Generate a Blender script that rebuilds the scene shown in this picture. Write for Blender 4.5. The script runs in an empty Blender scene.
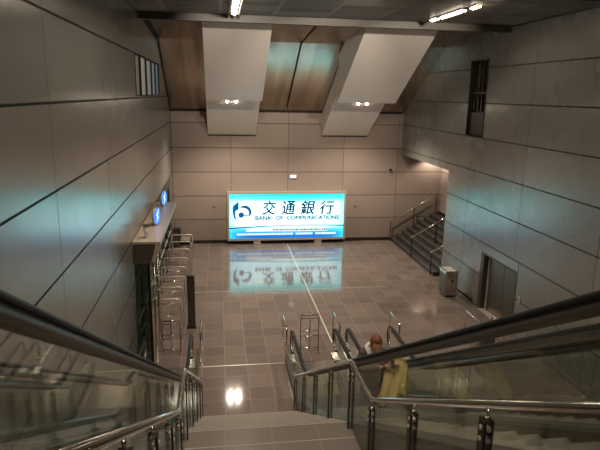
import bpy, bmesh, math, random
from mathutils import Vector, Matrix
random.seed(7)
PI = math.pi
T30 = math.tan(math.radians(30))
S = bpy.context.scene
COL = S.collection

# ------------------------------------------------------------------ materials
def mat(name, col, rough=.5, metal=0., spec=.5, emit=None, estr=0., coat=0., coat_r=.1):
    m = bpy.data.materials.new(name); m.use_nodes = True
    b = m.node_tree.nodes['Principled BSDF']
    b.inputs['Base Color'].default_value = (*col, 1)
    b.inputs['Roughness'].default_value = rough
    b.inputs['Metallic'].default_value = metal
    b.inputs['Specular IOR Level'].default_value = spec
    b.inputs['Coat Weight'].default_value = coat
    b.inputs['Coat Roughness'].default_value = coat_r
    if emit:
        b.inputs['Emission Color'].default_value = (*emit, 1)
        b.inputs['Emission Strength'].default_value = estr
    return m

class G:
    """small node-graph writer"""
    def __init__(s, m):
        s.nt = m.node_tree; s.n = s.nt.nodes; s.l = s.nt.links
        s.b = s.n['Principled BSDF']
    def new(s, t, **kw):
        k = s.n.new(t)
        for a, v in kw.items(): setattr(k, a, v)
        return k
    def put(s, node, i, v):
        if hasattr(v, 'is_output') or isinstance(v, bpy.types.NodeSocket): s.l.new(v, node.inputs[i])
        else: node.inputs[i].default_value = v
    def math(s, op, a, b=0., c=0.):
        k = s.new('ShaderNodeMath', operation=op); s.put(k, 0, a); s.put(k, 1, b); s.put(k, 2, c)
        return k.outputs[0]
    def mix(s, f, a, b):
        k = s.new('ShaderNodeMix', data_type='RGBA')
        s.put(k, 0, f)
        s.put(k, 6, a if not isinstance(a, tuple) else (*a, 1)); s.put(k, 7, b if not isinstance(b, tuple) else (*b, 1))
        return k.outputs[2]
    def xyz(s):
        t = s.new('ShaderNodeTexCoord'); x = s.new('ShaderNodeSeparateXYZ'); s.l.new(t.outputs['Object'], x.inputs[0])
        return t.outputs['Object'], x.outputs
    def noise(s, vec, scale, detail=3, stretch=None):
        k = s.new('ShaderNodeTexNoise'); k.inputs['Scale'].default_value = scale; k.inputs['Detail'].default_value = detail
        if stretch:
            mp = s.new('ShaderNodeMapping'); mp.inputs['Scale'].default_value = stretch
            s.l.new(vec, mp.inputs[0]); vec = mp.outputs[0]
        s.l.new(vec, k.inputs['Vector']); return k.outputs['Fac']
    def joint(s, v, v0, w, half):
        """1 inside a joint of half width `half` repeated every w"""
        f = s.math('FRACT', s.math('DIVIDE', s.math('SUBTRACT', v, v0), w))
        d = s.math('MINIMUM', f, s.math('SUBTRACT', 1., f))
        return s.math('LESS_THAN', d, half / w)
    def cell(s, u, u0, w, v, v0, h):
        a = s.math('FLOOR', s.math('DIVIDE', s.math('SUBTRACT', u, u0), w))
        b = s.math('FLOOR', s.math('DIVIDE', s.math('SUBTRACT', v, v0), h))
        c = s.new('ShaderNodeCombineXYZ'); s.l.new(a, c.inputs[0]); s.l.new(b, c.inputs[1])
        wn = s.new('ShaderNodeTexWhiteNoise', noise_dimensions='3D'); s.l.new(c.outputs[0], wn.inputs['Vector'])
        return wn.outputs['Value']

def panel_mat(name, axis, u0, w, col, jcol, hu=.010, hv=.018, rough=.3, metal=.0, spec=.6, v0=0., h=1.172):
    m = mat(name, col, rough, metal, spec); g = G(m); vec, o = g.xyz()
    u = o[axis]; v = o[2]
    ju = g.joint(u, u0, w, hu); jv = g.joint(v, v0, h, hv)
    j = g.math('MAXIMUM', ju, jv)
    c = g.cell(u, u0, w, v, v0, h)
    n = g.noise(vec, .9, 2)
    k = g.math('ADD', .88, g.math('ADD', g.math('MULTIPLY', c, .12), g.math('MULTIPLY', n, .12)))
    hsv = g.new('ShaderNodeHueSaturation'); g.put(hsv, 'Value', k); hsv.inputs['Color'].default_value = (*col, 1)
    g.l.new(g.mix(j, hsv.outputs[0], jcol), g.b.inputs['Base Color'])
    n2 = g.noise(vec, 1.2, 1)
    g.l.new(g.math('ADD', rough - .05, g.math('ADD', g.math('MULTIPLY', n2, .08), g.math('MULTIPLY', j, .4))), g.b.inputs['Roughness'])
    return m

WALLC = (.36, .352, .325)
M = {}
M['wallL'] = panel_mat('panel_left', 1, 7.88, 3.65, WALLC, (.03, .022, .015), rough=.26, metal=.42)
M['wallR'] = panel_mat('panel_right', 1, 11.73, 3.65, WALLC, (.03, .022, .015), rough=.28, metal=.40)
M['wallB'] = panel_mat('panel_back', 0, .57, 2.75, (.345, .270, .230), (.10, .07, .055), rough=.38, spec=.4, v0=.04, h=1.16)
M['joint'] = mat('joint_dark', (.02, .016, .012), .7)

def floor_mat():
    m = mat('granite', (.12, .1, .09), .12, 0, .6); g = G(m); vec, o = g.xyz()
    ju = g.joint(o[0], .08, .6, .006); jv = g.joint(o[1], .15, .6, .006)
    j = g.math('MAXIMUM', ju, jv)
    c = g.cell(o[0], .08, .6, o[1], .15, .6)
    c2 = g.cell(o[0], .08, 1.8, o[1], .15, 1.2)
    n = g.noise(vec, 60, 4); n3 = g.noise(vec, .5, 2)
    k = g.math('ADD', .62, g.math('ADD', g.math('MULTIPLY', c, .32), g.math('MULTIPLY', c2, .22)))
    k = g.math('ADD', k, g.math('MULTIPLY', n, .3))
    hsv = g.new('ShaderNodeHueSaturation'); g.put(hsv, 'Value', k); hsv.inputs['Color'].default_value = (.215, .163, .141, 1)
    g.l.new(g.mix(j, hsv.outputs[0], (.25, .21, .18)), g.b.inputs['Base Color'])
    g.l.new(g.math('ADD', .05, g.math('ADD', g.math('MULTIPLY', n3, .045), g.math('MULTIPLY', j, .3))), g.b.inputs['Roughness'])
    return m
M['floor'] = floor_mat()

def stair_mat():
    m = mat('stair_granite', (.12, .1, .09), .25, 0, .5); g = G(m); vec, o = g.xyz()
    n = g.noise(vec, 50, 4)
    j = g.joint(o[0], .08, .6, .006)
    hsv = g.new('ShaderNodeHueSaturation'); g.put(hsv, 'Value', g.math('ADD', .75, g.math('MULTIPLY', n, .5))); hsv.inputs['Color'].default_value = (.17, .14, .12, 1)
    g.l.new(g.mix(j, hsv.outputs[0], (.24, .2, .17)), g.b.inputs['Base Color'])
    return m
M['stair'] = stair_mat()
M['nosing'] = mat('nosing', (.40, .35, .30), .45)
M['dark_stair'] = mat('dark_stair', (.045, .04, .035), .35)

def brushed(name, col, rough, axis_scale, metal=1., lo=.8, amp=.4):
    m = mat(name, col, rough, metal); g = G(m); vec, o = g.xyz()
    n = g.noise(vec, 8, 3, axis_scale)
    hsv = g.new('ShaderNodeHueSaturation'); g.put(hsv, 'Value', g.math('ADD', lo, g.math('MULTIPLY', n, amp))); hsv.inputs['Color'].default_value = (*col, 1)
    g.l.new(hsv.outputs[0], g.b.inputs['Base Color'])
    g.l.new(g.math('ADD', rough - .08, g.math('MULTIPLY', n, .16)), g.b.inputs['Roughness'])
    return m
M['bronze'] = brushed('brushed_bronze', (.47, .40, .32), .20, (.35, .02, .02), 1., .35, 1.3)
M['steel'] = brushed('brushed_steel', (.68, .62, .54), .26, (1, 1, .2))
M['satin'] = mat('satin_steel', (.80, .70, .60), .34, .5)
M['chrome'] = mat('polished_steel', (.78, .72, .64), .16, 1.)
M['dsteel'] = brushed('dark_steel', (.20, .165, .13), .34, (1, 1, .2))
M['post'] = mat('post_bronze', (.035, .028, .022), .35, .6)
M['rubber'] = mat('rubber', (.010, .010, .011), .45, 0, .35)
M['guide'] = brushed('handrail_guide', (.13, .11, .083), .42, (3, .2, .2), .7)
M['steptop'] = brushed('step_metal', (.34, .30, .25), .38, (14, .3, 1), .7)
M['clad'] = brushed('cladding', (.14, .115, .09), .34, (3, .2, .2), .8)
M['white'] = mat('white_panel', (.80, .74, .69), .45, 0, .4)
M['canopy'] = mat('canopy_beige', (.60, .50, .40), .35)
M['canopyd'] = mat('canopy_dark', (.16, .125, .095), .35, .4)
M['black'] = mat('matt_black', (.012, .011, .01), .5)
M['brown'] = mat('dark_brown', (.075, .052, .038), .3)
M['ltmetal'] = mat('light_top', (.62, .55, .47), .35, .4)
M['strip'] = mat('brass_strip', (.72, .66, .56), .3, .3)
M['skirt'] = mat('skirting', (.025, .02, .017), .35)
M['lamp'] = mat('lamp_warm', (1, 1, 1), .5, emit=(1., .86, .66), estr=26.)
M['tube'] = mat('tube_light', (1, 1, 1), .5, emit=(1., .88, .70), estr=16.)
M['trimb'] = mat('bulkhead', (.095, .083, .07), .5)
def ceil_mat():
    m = mat('perforated', (.13, .12, .105), .5, .3); g = G(m); vec, o = g.xyz()
    j = g.math('MAXIMUM', g.joint(o[0], .1, 1.5, .05), g.joint(o[1], .2, .75, .03))
    c = g.cell(o[0], .1, 1.5, o[1], .2, .75)
    hsv = g.new('ShaderNodeHueSaturation'); g.put(hsv, 'Value', g.math('ADD', .55, g.math('MULTIPLY', c, .95))); hsv.inputs['Color'].default_value = (.15, .13, .11, 1)
    g.l.new(g.mix(j, hsv.outputs[0], (.27, .235, .195)), g.b.inputs['Base Color'])
    return m
M['ceil'] = ceil_mat()

def glass(name, tint, gloss=.04, edge=.38):
    m = bpy.data.materials.new(name); m.use_nodes = True; nt = m.node_tree
    nt.nodes.remove(nt.nodes['Principled BSDF'])
    out = nt.nodes['Material Output']
    tr = nt.nodes.new('ShaderNodeBsdfTransparent'); tr.inputs[0].default_value = (*tint, 1)
    gl = nt.nodes.new('ShaderNodeBsdfGlossy'); gl.inputs['Roughness'].default_value = .02; gl.inputs[0].default_value = (.95, 1, .96, 1)
    lw = nt.nodes.new('ShaderNodeLayerWeight'); lw.inputs['Blend'].default_value = .5
    p = nt.nodes.new('ShaderNodeMath'); p.operation = 'POWER'; p.inputs[1].default_value = 3.2
    q = nt.nodes.new('ShaderNodeMath'); q.operation = 'MULTIPLY_ADD'; q.inputs[1].default_value = edge; q.inputs[2].default_value = gloss
    mx = nt.nodes.new('ShaderNodeMixShader')
    nt.links.new(lw.outputs['Facing'], p.inputs[0]); nt.links.new(p.outputs[0], q.inputs[0]); nt.links.new(q.outputs[0], mx.inputs[0])
    nt.links.new(tr.outputs[0], mx.inputs[1]); nt.links.new(gl.outputs[0], mx.inputs[2]); nt.links.new(mx.outputs[0], out.inputs[0])
    return m
M['glass'] = glass('balustrade_glass', (.965, .975, .955))
M['rglass'] = glass('railing_glass', (.955, .965, .945), .03, .3)
M['ggreen'] = glass('door_glass', (.34, .42, .37), .05, .4)
M['pane'] = mat('window_pane', (.22, .215, .19), .12, 0, .8)
M['pane_dark'] = mat('window_pane_dark', (.025, .028, .026), .12, 0, .7)

# ------------------------------------------------------------------ mesh builder (world coordinates)
class MB:
    def __init__(s): s.bm = bmesh.new()
    def box(s, x0, x1, y0, y1, z0, z1, bev=0.):
        r = bmesh.ops.create_cube(s.bm, size=1.)
        for v in r['verts']:
            v.co = Vector(((x0 + x1) / 2 + v.co.x * (x1 - x0), (y0 + y1) / 2 + v.co.y * (y1 - y0), (z0 + z1) / 2 + v.co.z * (z1 - z0)))
        if bev:
            es = {e for v in r['verts'] for e in v.link_edges}
            bmesh.ops.bevel(s.bm, geom=list(es), offset=bev, segments=2, affect='EDGES', profile=.5)
        return s
    def prism(s, pts, axis, a, b):
        """polygon extruded along an axis; pts in the other two axes (in order)"""
        def P(p, t):
            if axis == 'x': return (t, p[0], p[1])
            if axis == 'y': return (p[0], t, p[1])
            return (p[0], p[1], t)
        v0 = [s.bm.verts.new(P(p, a)) for p in pts]; v1 = [s.bm.verts.new(P(p, b)) for p in pts]
        n = len(pts)
        fs = [s.bm.faces.new(v0), s.bm.faces.new(v1[::-1])]
        for i in range(n): fs.append(s.bm.faces.new((v0[i], v1[i], v1[(i + 1) % n], v0[(i + 1) % n])))
        bmesh.ops.recalc_face_normals(s.bm, faces=fs)
        bmesh.ops.triangulate(s.bm, faces=[f for f in fs if len(f.verts) > 4])
        return s
    def sweep(s, path, prof, closed=False, up=None):
        """profile (side, normal) swept along a 3D path; side is kept near X when path lies in a YZ plane"""
        path = [Vector(p) for p in path]; n = len(path); rings = []
        side = None
        for i, p in enumerate(path):
            a = path[i - 1] if i > 0 else (path[-1] if closed else p)
            b = path[i + 1] if i < n - 1 else (path[0] if closed else p)
            t = (b - a).normalized()
            if side is None:
                side = t.cross(Vector((0, 0, 1)))
                if side.length < 1e-3: side = t.cross(Vector((0, 1, 0)))
                if up: side = Vector(up)
            side = (side - t * side.dot(t)).normalized()
            nn = t.cross(side).normalized()
            # mitre scale
            sc = 1.
            if 0 < i < n - 1:
                d1 = (p - path[i - 1]).normalized(); d2 = (path[i + 1] - p).normalized()
                c = max(.5, math.sqrt(max(.0, (1 + d1.dot(d2)) / 2))); sc = 1 / c
            rings.append([s.bm.verts.new(p + side * u + nn * v * sc) for u, v in prof])
        m = len(prof)
        for i in range(n if closed else n - 1):
            A = rings[i]; B = rings[(i + 1) % n]
            for k in range(m):
                f = s.bm.faces.new((A[k], A[(k + 1) % m], B[(k + 1) % m], B[k])); f.smooth = True
        if not closed:
            s.bm.faces.new(rings[0][::-1]); s.bm.faces.new(rings[-1])
        return s
    def tube(s, path, r, seg=10, closed=False):
        return s.sweep(path, [(r * math.cos(2 * PI * k / seg), r * math.sin(2 * PI * k / seg)) for k in range(seg)], closed)
    def cyl(s, c, axis, r, h, seg=16, r2=None):
        """cylinder centred at c along a vector axis"""
        ax = Vector(axis).normalized(); q = ax.to_track_quat('Z', 'Y').to_matrix().to_4x4()
        mtx = Matrix.Translation(Vector(c)) @ q
        r = bmesh.ops.create_cone(s.bm, cap_ends=True, segments=seg, radius1=r, radius2=r if r2 is None else r2, depth=h, matrix=mtx)
        for v in r['verts']:
            for f in v.link_faces:
                if len(f.verts) == 4: f.smooth = True
        return s
    def ball(s, c, r, seg=16, rings=10, sc=(1, 1, 1), rot=None):
        m = Matrix.Translation(Vector(c)) @ (rot.to_4x4() if rot else Matrix.Identity(4)) @ Matrix.Diagonal((*sc, 1))
        q = bmesh.ops.create_uvsphere(s.bm, u_segments=seg, v_segments=rings, radius=r, matrix=m)
        for v in q['verts']:
            for f in v.link_faces: f.smooth = True
        return s
    def build(s, name, material, parent=None, rec=True):
        if rec: bmesh.ops.recalc_face_normals(s.bm, faces=s.bm.faces[:])
        me = bpy.data.meshes.new(name)
        off = Vector((0, 0, 0)); p = parent
        while p is not None: off += p.location; p = p.parent
        if off.length: bmesh.ops.translate(s.bm, verts=s.bm.verts[:], vec=-off)
        s.bm.to_mesh(me); s.bm.free(); me.materials.append(material)
        o = bpy.data.objects.new(name, me); COL.objects.link(o)
        if parent: o.parent = parent
        return o

def tag(o, label=None, cat=None, group=None, kind=None):
    if label: o['label'] = label
    if cat: o['category'] = cat
    if group: o['group'] = group
    if kind: o['kind'] = kind
    return o
def thing(name, label, cat, loc, group=None):
    o = bpy.data.objects.new(name, None); o.empty_display_size = .1; o.location = loc; COL.objects.link(o)
    return tag(o, label, cat, group)
def struct(name, mb, m, label=None, cat=None):
    return tag(mb.build(name, m), label, cat, None, 'structure')
def dup(root, loc, label=None, group=None):
    r = root.copy(); COL.objects.link(r); r.location = loc
    if label: r['label'] = label
    if group: r['group'] = group
    for ch in list(root.children):
        c = ch.copy(); COL.objects.link(c); c.parent = r
        for g in list(ch.children):
            d = g.copy(); COL.objects.link(d); d.parent = c
    return r

# ------------------------------------------------------------------ dimensions
XL, XR, YB = -2.2, 9.0, 26.8
ZC = 9.40          # slab ceiling
YS = 17.0          # slab edge bulkhead
def zm(y): return 6.42 + (YB - y) * T30      # sloping metal ceiling
YM = 22.1; ZM = zm(YM)

# ------------------------------------------------------------------ room shell
b = MB().box(-6.5, 11.6, -14, 27.2, -.3, 0)
struct('floor', b, M['floor'], 'polished grey brown granite tile floor of the hall', 'floor')

def wall_grid(us, vs, holes, put):
    for i in range(len(us) - 1):
        for j in range(len(vs) - 1):
            uc = (us[i] + us[i + 1]) / 2; vc = (vs[j] + vs[j + 1]) / 2
            if any(h[0] < uc < h[1] and h[2] < vc < h[3] for h in holes): continue
            put(us[i], us[i + 1], vs[j], vs[j + 1])
# left wall: gate opening and strip window
b = MB()
LW = (16.0, 22.3, 7.08, 8.22); LO = (14.0, 25.6, 0, 3.5)
wall_grid([-14, 14.0, 16.0, 22.3, 25.6, 27.1], [0, 3.5, 7.08, 8.22, 10.6], [LW, LO], lambda a, c, d, e: b.box(XL - .35, XL, a, c, d, e))
struct('wall_left', b, M['wallL'], 'left wall of large grey metal panels with dark joints', 'wall')
b = MB()
DO = (15.1, 17.5, 0, 2.02); RW = (18.25, 19.62, 5.86, 8.5)
wall_grid([-14, 15.1, 17.5, 18.25, 19.62, 20.85, 26.8], [0, 2.02, 4.4, 5.86, 8.5, 10.6], [DO, RW, (20.85, 26.8, 0, 4.4)], lambda a, c, d, e: b.box(XR, XR + .3, a, c, d, e))
struct('wall_right', b, M['wallR'], 'right wall of large grey metal panels with stair opening', 'wall')
b = MB().box(XL - .35, 11.5, YB, YB + .3, 0, 10.6)
struct('wall_back', b, M['wallB'], 'far end wall of pinkish grey panels behind the advertisement', 'wall')
b = MB().box(XL - 4, 11.5, -14.3, -14, 0, 10.6)
struct('wall_front', b, M['wallB'], 'wall behind the top of the stairs', 'wall')
# stair alcove on the right
b = MB().box(11.15, 11.45, 20.85, YB, 0, 4.6)
struct('wall_alcove', b, M['wallB'], 'end wall of the stair alcove', 'wall')
b = MB().box(9.3, 11.45, 20.55, 20.85, 0, 4.6)
struct('wall_alcove_side', b, M['wallB'], 'near side wall of the stair alcove', 'wall')
b = MB().box(9.3, 11.15, 20.85, YB, 4.4, 4.6)
struct('ceiling_alcove', b, M['white'], 'ceiling of the stair alcove', 'ceiling')
# exit passage behind the left gates
b = MB().box(-5.6, -5.4, 13.7, 26, 0, 3.8).box(-5.6, XL - .35, 13.7, 14, 0, 3.8).box(-5.6, XL - .35, 25.6, 25.9, 0, 3.8)
struct('wall_passage', b, M['wallB'], 'wall of the passage behind the gates', 'wall')
b = MB().box(-5.6, XL - .35, 13.7, 25.9, 3.6, 3.8)
struct('ceiling_passage', b, M['white'], 'ceiling of the passage behind the gates', 'ceiling')

# slab ceiling above the escalators, bulkhead, beam strip
b = MB().box(XL, XR, -14, YS, ZC, ZC + .3)
struct('ceiling', b, M['ceil'], 'dark perforated panel ceiling over the escalators', 'ceiling')
b = MB().box(XL, XR, YS, YS + .25, 9.2, 10.3)
struct('trim_1', b, M['trimb'], 'pale bulkhead along the edge of the near ceiling', 'trim')
b = MB().box(XL, XR, 12.2, 12.9, ZC - .03, ZC)
struct('trim_2', b, M['trimb'], 'pale strip across the near ceiling', 'trim')
# sloping brushed metal ceiling (two sheets with an open joint between) and flat band
b = MB()
for x0, x1 in ((XL, 3.15), (3.22, XR)):
    b.prism([(YB, zm(YB)), (YM, ZM), (YS + .25, 9.5), (YS + .25, 9.62), (YM, ZM + .12), (YB, zm(YB) + .12)], 'x', x0, x1)
struct('ceiling_sloped', b, M['bronze'], 'sloping brushed bronze metal ceiling above the end wall', 'ceiling')
b = MB().box(XL, XR, YS, YB + .3, 10.5, 10.7)
struct('ceiling_void', b, M['black'], 'dark void roof above the sloping ceiling', 'ceiling')
b = MB()
for x0, x1 in ((XL, XL + .05),):  # dark strip stands in for contact shade where ceiling meets walls
    b.prism([(YB, zm(YB)), (YM, ZM), (YS + .3, 9.5), (YS + .3, 9.38), (YM, ZM - .10), (YB, zm(YB) - .08)], 'x', x0, x1)
b.box(XL + .05, XR - .05, YB - .03, YB, zm(YB) - .06, zm(YB) + .05)
struct('trim_3', b, M['joint'], 'dark strip painting the shade around the sloping ceiling', 'trim')
b = MB().box(3.255, 3.30, 14.6, 26.3, .001, .006)
struct('trim_4', b, M['strip'], 'pale metal line inlaid along the floor towards the advertisement', 'floor line')
b = MB().box(-.7, 1.9, 13.93, 13.965, .001, .006)
struct('trim_5', b, M['strip'], 'pale metal line across the floor at the foot of the stairs', 'floor line')
b = MB().box(-1.0, 6.4, 19.78, 19.81, .001, .005)
struct('trim_6', b, M['strip'], 'thin pale line across the middle of the floor', 'floor line')
b = MB().box(XL, XR - .3, YB - .03, YB, 0, .16)
struct('baseboard_back', b, M['skirt'], 'dark skirting along the end wall', 'skirting')
b = MB().box(XR - .02, XR, 17.9, 20.8, 0, .14)
struct('baseboard_right', b, M['skirt'], 'dark skirting along the right wall', 'skirting')
b = MB().box(XR - .06, XR - .022, 17.9, 19.8, .14, .18)
struct('trim_7', b, M['chrome'], 'bright rail above the right skirting', 'trim')

# upper floor behind the camera
b = MB().box(XL, XR, -14, -1.6, 6.3, 6.6)
struct('floor_upper', b, M['floor'], 'upper concourse floor at the top of the stairs', 'floor')

# ------------------------------------------------------------------ windows
w = tag(MB().box(XL - .34, XL - .24, LW[0], LW[1], LW[2], LW[3]).build('window_1', M['black']), 'long strip window with dark mullions high on the left wall', 'window', None, 'structure')
for a, c, col, e in ((16.05, 17.15, (.50, .48, .42), .10), (17.15, 18.5, (.55, .50, .40), .20), (18.5, 19.95, (.50, .52, .50), .16), (19.95, 21.1, (.40, .50, .55), .15), (21.1, 22.25, (.36, .46, .52), .13)):
    MB().box(XL - .06, XL - .04, a, c, LW[2], LW[3]).build('pane', mat('lit_pane', (.10, .10, .09), .15, 0, .6, emit=col, estr=e * 1.5), w)
ys = [16.05, 17.15, 18.5, 19.95, 21.1, 22.25]
for y in ys: MB().box(XL - .08, XL + .004, y - .10, y + .05, LW[2], LW[3]).build('mullion', M['joint'], w)
MB().box(XL - .18, XL + .01, LW[0], LW[1], LW[3] - .04, LW[3]).box(XL - .18, XL + .01, LW[0], LW[1], LW[2], LW[2] + .03).build('window_frame', M['joint'], w)
w = tag(MB().box(XR + .16, XR + .28, RW[0], RW[1], RW[2], RW[3]).build('window_2', M['pane_dark']), 'tall narrow dark window high on the right wall', 'window', None, 'structure')
for k in range(1, 5):
    y = RW[0] + (RW[1] - RW[0]) * k / 5
    MB().box(XR + .10, XR + .16, y - .025, y + .025, 6.75, RW[3]).build('mullion', M['dsteel'], w)
MB().box(XR - .01, XR + .16, RW[0], RW[0] + .06, RW[2], RW[3]).box(XR - .01, XR + .16, RW[1] - .06, RW[1], RW[2], RW[3]).box(XR - .01, XR + .16, RW[0], RW[1], RW[3] - .06, RW[3]).box(XR - .01, XR + .16, RW[0], RW[1], RW[2], RW[2] + .05).build('window_frame', M['joint'], w)
MB().box(XR + .08, XR + .16, RW[0] + .06, RW[1] - .06, RW[2] + .05, 6.7).build('lower_panel', M['brown'], w)
MB().box(XR + .08, XR + .16, RW[0] + .06, RW[1] - .06, 7.35, 7.42).build('transom', M['dsteel'], w)

# ------------------------------------------------------------------ double door on the right wall
d = tag(MB().box(XR + .22, XR + .30, 15.1, 17.5, 0, 2.02).build('door_1', M['black']), 'recessed dark steel double door in the right wall beside the bin', 'door', None, 'structure')
MB().box(XR - .01, XR + .22, 17.28, 17.5, 0, 2.02).box(XR - .01, XR + .22, 15.1, 15.16, 0, 2.02).box(XR - .01, XR + .22, 15.16, 17.28, 1.97, 2.02).build('door_frame', M['guide'], d)
for y0, y1 in ((15.16, 16.12), (16.14, 17.1)):
    lf = MB().box(XR + .15, XR + .2, y0, y1, .01, 1.97).build('door_leaf', M['dsteel'], d)
MB().box(XR + .12, XR + .15, 17.1, 17.2, .02, 1.85).build('edge_reflection', M['ltmetal'], d)['label'] = 'bright strip painting the edge reflection'  # pale strip paints the reflection on the door edge
MB().box(XR - .08, XR + .2, 15.16, 17.28, 0, .015).build('door_sill', M['ltmetal'], d)
MB().box(XR - .012, XR - .002, 15.1, 17.8, 2.04, 2.33).build('header_panel', mat('header_metal', (.37, .36, .335), .22, .5), d)
t = thing('call_panel', 'small pale push button panel on the wall right of the steel double door', 'button panel', (XR, 14.85, 1.2))
MB().box(XR - .025, XR - .001, 14.78, 14.92, 1.1, 1.34).build('face_plate', M['ltmetal'], t)
MB().cyl((XR - .03, 14.85, 1.26), (1, 0, 0), .025, .015).build('button', M['chrome'], t)
MB().cyl((XR - .03, 14.85, 1.17), (1, 0, 0), .025, .015).build('button', M['chrome'], t)

# ------------------------------------------------------------------ staircase
SXL, SXR = -.60, 1.71
def stair_profile():
    pts = [(11.5, 0)]
    n = 17; rise = 2.9 / n; run = 5. / n
    y, z = 11.5, 0.
    for i in range(n):
        z += rise; pts.append((y, z)); y -= run; pts.append((y, z))
    pts.pop()
    return pts
n1 = 17; r1 = 2.9 / n1; g1 = 5. / n1
stair = thing('staircase', 'granite staircase with a middle landing between the left and middle escalators', 'stairs', (.55, 11.5, 0))
def flight(y0, z0, n, rise, run, yend):
    pts = [(y0, z0)]; y = y0; z = z0; nos = []
    for i in range(n):
        z += rise; pts.append((y, z)); nos.append((y, z)); y -= run
        pts.append((yend if i == n - 1 else y, z))
    pts += [(yend, 0 if z0 == 0 else z - .5), ]
    return pts, nos
lo, nos1 = flight(11.27, 0, n1, r1, g1, 5.5)
MB().prism(lo, 'x', SXL, SXR).build('lower_flight', M['stair'], stair)
n2 = 21; r2 = (6.6 - 2.9) / n2; g2 = r2 / T30
up = [(5.5, 2.9)]; nos2 = []; y = 5.5; z = 2.9
for i in range(n2):
    z += r2; up.append((y, z)); nos2.append((y, z)); y -= g2
    up.append((y if i < n2 - 1 else -1.6, z))
up += [(-1.6, 6.2), (5.5, 2.4)]
MB().prism(up, 'x', SXL, SXR).build('upper_flight', M['stair'], stair)
for (y, z) in nos1 + nos2:
    MB().box(SXL + .02, SXR - .02, y - .012, y + .002, z - .006, z + .002).build('nosing', M['nosing'], stair)
b = MB()
for y in (5.9, 6.2): b.box(SXL + .02, SXR - .02, y - .006, y + .006, 2.9, 2.9025)
b.build('landing_joint', M['nosing'], stair)

# ------------------------------------------------------------------ stair railings
def railing(x, label, ups, lows, inner):
    root = thing('stair_railing', label, 'railing', (x, 6.0, 2.9), 'glass stair railings')
    H = .95
    zu = lambda y: 3.85 + (5.5 - y) * T30
    zl = lambda y: 3.85 - (y - 6.45) * T30
    path = [(x, -1.2, zu(-1.2)), (x, 5.35, zu(5.35)), (x, 5.5, 3.86), (x, 5.7, 3.85), (x, 6.3, 3.85), (x, 6.45, 3.84), (x, 6.6, zl(6.6)), (x, 11.55, zl(11.55)), (x, 11.75, zl(11.6) - .02), (x, 11.8, zl(11.6) - .12)]
    MB().tube(path, .028, 12).build('handrail', M['chrome'], root)
    def ztop(y): return zu(y) if y < 5.5 else (3.85 if y < 6.45 else zl(y))
    def zbase(y): return ztop(y) - H
    allp = sorted(ups + [5.46, 6.42] + lows)
    for y in allp:
        zt = ztop(y); zb = zbase(y)
        bot = max(0, zb - .18)
        p = MB().box(x - .035, x - .018, y - .04, y + .04, bot, zt - .10, .004).box(x + .018, x + .035, y - .04, y + .04, bot, zt - .10, .004).build('post', M['post'], root)
        MB().cyl((x, y, zt - .065), (0, 0, 1), .012, .09, 10).box(x - .018, x + .018, y - .02, y + .02, zt - .14, zt - .09).build('bracket', M['chrome'], p)
        for dz in (.16, .24):
            MB().cyl((x, y, zt - dz), (1, 0, 0), .016, .086, 12).cyl((x, y - .001, zt - dz), (0, 1, 0), .016, .086, 12).build('bolt', M['ltmetal'], p)
    ends = [-1.0] + allp
    for a, c in zip(allp[:-1], allp[1:]):
        a += .03; c -= .03
        MB().prism([(a, zbase(a) + .08), (c, zbase(c) + .08), (c, ztop(c) - .10), (a, ztop(a) - .10)], 'x', x - .006, x + .006).build('glass_panel', M['rglass'], root)
    return root
railing(1.672, 'steel and glass stair railing on the right side of the stairs', [-.6, .55, 1.75, 2.97, 4.22], [7.7, 9.0, 10.3, 11.5], -1)
railing(-.47, 'steel and glass stair railing on the left side of the stairs', [-.6, .4, 1.4, 2.45, 3.45, 4.5], [7.7, 9.0, 10.3, 11.5], 1)

# ------------------------------------------------------------------ escalators
def zhand(y): return 7.63 - T30 * y       # handrail height on the slope
Y1 = 11.48; Y0 = .05                       # handrail knees (z = 1.0 and z = 7.6)
def arc_join(p, y, z, dy, n=6):
    pass
def smooth_path(pts, rads, n=8):
    """polyline in (y,z) with rounded corners"""
    out = [pts[0]]
    for i in range(1, len(pts) - 1):
        P = Vector(pts[i]); A = Vector(pts[i - 1]); B = Vector(pts[i + 1]); r = rads[i]
        da = (A - P).normalized(); db = (B - P).normalized()
        p0 = P + da * r; p1 = P + db * r
        for k in range(n + 1):
            t = k / n
            q = p0 * (1 - t) ** 2 + P * 2 * t * (1 - t) + p1 * t * t
            out.append((q.x, q.y))
    out.append(pts[-1]); return out
EPL = smooth_path([(13.75, 1.0), (Y1, 1.0), (Y0, 7.61), (-1.4, 7.61)], [0, .8, .8, 0])
def newel_arc(yc, zc, r, sgn, n=10):
    return [(yc + sgn * r * math.cos(a), zc + r * math.sin(a)) for a in [-PI * .62 + k * (PI * .62 + PI / 2) / n for k in range(n + 1)]]
RN = .30
bottom_loop = newel_arc(13.75, 1.0 - RN, RN, 1)
top_loop = newel_arc(-1.4, 7.61 - RN, RN, -1)
HPATH = bottom_loop[:-1] + EPL + top_loop[::-1][1:]
def zstep(y): return min(6.6, max(0., 6.35 - T30 * y))
def deck(y): return zstep(y) + .22
def deck_line(lift=0., drop=0.):
    ks = [13.95, 12.3, 11.9, 11.5, 11.1, 10.7]
    pts = smooth_path([(13.95, .22 + lift), (11.14, .22 + lift), (-.29, 6.82 + lift), (-1.9, 6.82 + lift)], [0, .8, .8, 0])
    return pts
STEPN = 26
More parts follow.
